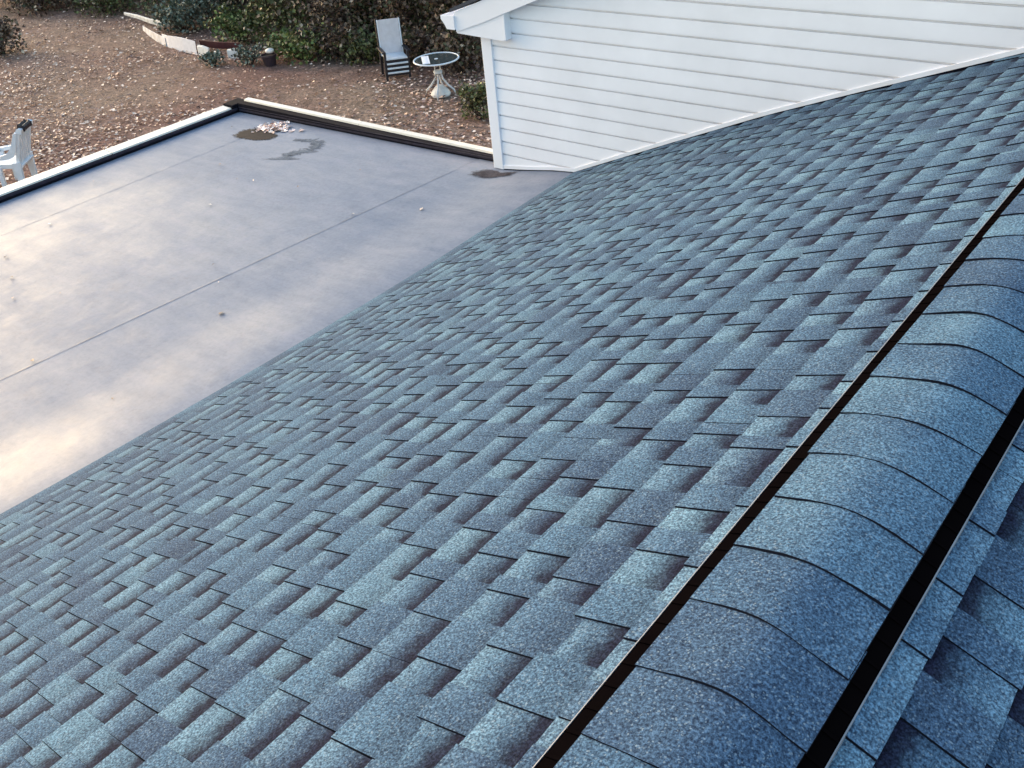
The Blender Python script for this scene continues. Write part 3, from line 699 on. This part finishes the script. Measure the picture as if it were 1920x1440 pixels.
# white plastic armchair seen from the side, beyond the flat roof's coping
P = Vector((-16.09, 6.02, GZ)); wc = thing('garden_armchair', P, YAW); tag(wc, 'white plastic garden armchair with reclined back standing beyond the white coping', 'chair')
hw = .26
for sy in (-1, 1):
    b = MB(); b.prism([(-.20, 0), (-.15, 0), (-.10, .42), (-.16, .42)], 'y', sy*hw-.03, sy*hw+.03); b.build('leg', M_WPLASTIC, wc, bevel=.006)
    b = MB(); b.prism([(.10, 0), (.17, 0), (.24, .46), (.12, .46)], 'y', sy*hw-.03, sy*hw+.03); b.build('leg', M_WPLASTIC, wc, bevel=.006)
    b = MB(); b.prism([(-.36, .56), (-.30, .585), (-.05, .60), (.10, .63), (.22, .74), (.34, .96), (.37, .95), (.27, .69), (.20, .585), (.10, .555), (-.30, .535)], 'y', sy*(hw+.01)-.035, sy*(hw+.01)+.035); b.build('armrest', M_WPLASTIC, wc, bevel=.006)
    b = MB(); b.prism([(-.30, .44), (-.24, .44), (-.22, .55), (-.28, .55)], 'y', sy*hw-.025, sy*hw+.025); b.build('arm_post', M_WPLASTIC, wc, bevel=.006)
b = MB(); b.prism([(-.32, .43), (-.28, .46), (.20, .42), (.26, .40), (.24, .36), (-.30, .40)], 'y', -hw+.02, hw-.02); b.build('seat', M_WPLASTIC, wc, bevel=.008)
for k in range(5):
    y = -.21+k*.105; b = MB(); b.prism([(.17, .43), (.21, .42), (.42, .96), (.40, .985), (.375, .97)], 'y', y-.045, y+.045); b.build('back_slat', M_WPLASTIC, wc, bevel=.006)
b = MB(); b.prism([(.36, .95), (.44, .93), (.46, .99), (.40, 1.01)], 'y', -hw, hw); b.build('top_rail', M_WPLASTIC, wc, bevel=.008)
# dark cloth/bag hung over its top
b = MB(); b.prism([(.375, 1.00), (.40, 1.06), (.43, 1.02), (.47, 1.04), (.50, 1.01), (.49, .955), (.465, .94), (.462, .995), (.40, 1.012)], 'y', -.17, .12); o = b.build('dark_cloth', M_FRAME, None, bevel=.006); o.matrix_world = Matrix.Translation(P) @ Matrix.Rotation(YAW, 4, 'Z'); tag(o, 'black bunched cloth draped over the top of the white garden armchair', 'cloth')

# ------------------------------------------------------------------ discarded boards and sheets under the shrubs
def slab(pts, h, thick, name, m, label, cat, lift=0, lean=0, bend=None):
    """an upright or leaning strip whose foot follows ground pixels"""
    G = [on_z(x, y, GZ) for x, y in pts]; o0 = G[0]; b = MB(); vs = []
    for i, g in enumerate(G):
        q = g-o0; hh = h[i] if isinstance(h, (list, tuple)) else h; lf = lift[i] if isinstance(lift, (list, tuple)) else lift
        bk = Vector((-.69, .72, 0)); vs += [q+Vector((0, 0, lf)), q+bk*thick+Vector((0, 0, lf)), q+bk*(thick+lean)+Vector((0, 0, lf+hh)), q+bk*lean+Vector((0, 0, lf+hh))]
    n = len(G); fs = [(4*i+k, 4*i+4+k, 4*i+4+(k+1) % 4, 4*i+(k+1) % 4) for i in range(n-1) for k in range(4)]+[(0, 1, 2, 3), (4*n-1, 4*n-2, 4*n-3, 4*n-4)]
    b.add(vs, fs); o = b.build(name, m, None, bevel=.01); o.location = o0; tag(o, label, cat); return o
slab([(236, 38), (262, 45), (285, 52), (310, 58), (338, 56)], [.07, .10, .12, .14, .12], .10, 'white_board', M_CREAM, 'long narrow white board lying bent among the shrubs', 'board', [.14, .13, .10, .10, .12])
slab([(268, 58), (280, 68), (296, 80), (312, 88)], [.12, .15, .2, .2], .03, 'grey_sheet', M_GREYSHEET, 'narrow dull grey sheet leaning below the long white board', 'sheet', .0, .1)
slab([(306, 84), (318, 90), (331, 94), (345, 98), (370, 104)], [.24, .27, .30, .32, .30], .03, 'pale_sheet', M_SLING, 'curved pale grey sheet leaning beside the dark red board', 'sheet', .0, .12)
slab([(377, 92), (410, 96), (452, 98)], .16, .05, 'red_board', M_RED, 'dark red board lying behind the white blocks', 'board', .06)
for (a, c, h, lab) in (((373, 105), (394, 109), .22, 'largest white block propped against the end of the pale grey sheet'), ((402, 108), (414, 110), .12, 'smallest white block in front of the dark red board'), ((428, 110), (448, 110), .18, 'white block at the end of the dark red board beside the green plants')):
    slab([a, ((a[0]+c[0])/2, (a[1]+c[1])/2), c], [h, h*1.05, h*.9], .14, 'white_block', M_CREAM, lab, 'block', 0, .04)
# small plants in front of the debris
for i, (px, py, rx, h, lab) in enumerate([(402, 122, .35, .30, 'low pale green plant in front of the smallest white block'), (468, 122, .40, .42, 'pale green plant between the white blocks and the small dark pot'), (300, 40, .5, .45, 'small green plant growing over the long white board')]):
    shrub(px, py, rx, h, 420, GREYG if i < 2 else OLIVE, lab, .07, 90+i, 'small plants among the discarded boards', name='small_plant')
def pot(px, py, r, h, name, label, lid=False, m=M_POT):
    P = on_z(px, py, GZ); t = thing(name, P); tag(t, label, 'pot')
    b = MB(); b.lathe([(r*.72, 0), (r*.95, h*.85), (r*1.08, h*.86), (r*1.08, h), (r*.92, h), (r*.88, h*.8)], 24); b.build('body', m, t, smooth=False)
    if lid:
        b = MB(); b.lathe([(r*.2, h+.09), (r*.55, h+.11), (r*.6, h+.16), (r*.3, h+.19), (.01, h+.20)], 20, (r*.5, 0, -.05)); b.build('lid', M_CREAM, t, smooth=True)
        b = MB(); b.lathe([(r*.8, h*.78), (r*.84, h*.9), (r*.5, h*.88)], 20); b.build('soil', M_BARK, t)
    else:
        b = MB(); b.lathe([(.01, h*.8), (r*.86, h*.82)], 20); b.build('soil', M_BARK, t)
    return t
pot(508, 124, .17, .26, 'lidded_pot', 'small dark pot with a white lid at the edge of the shrubs', True)
pot(873, 194, .13, .26, 'flower_pot', 'dark purple flower pot between the glass table and the white wing')
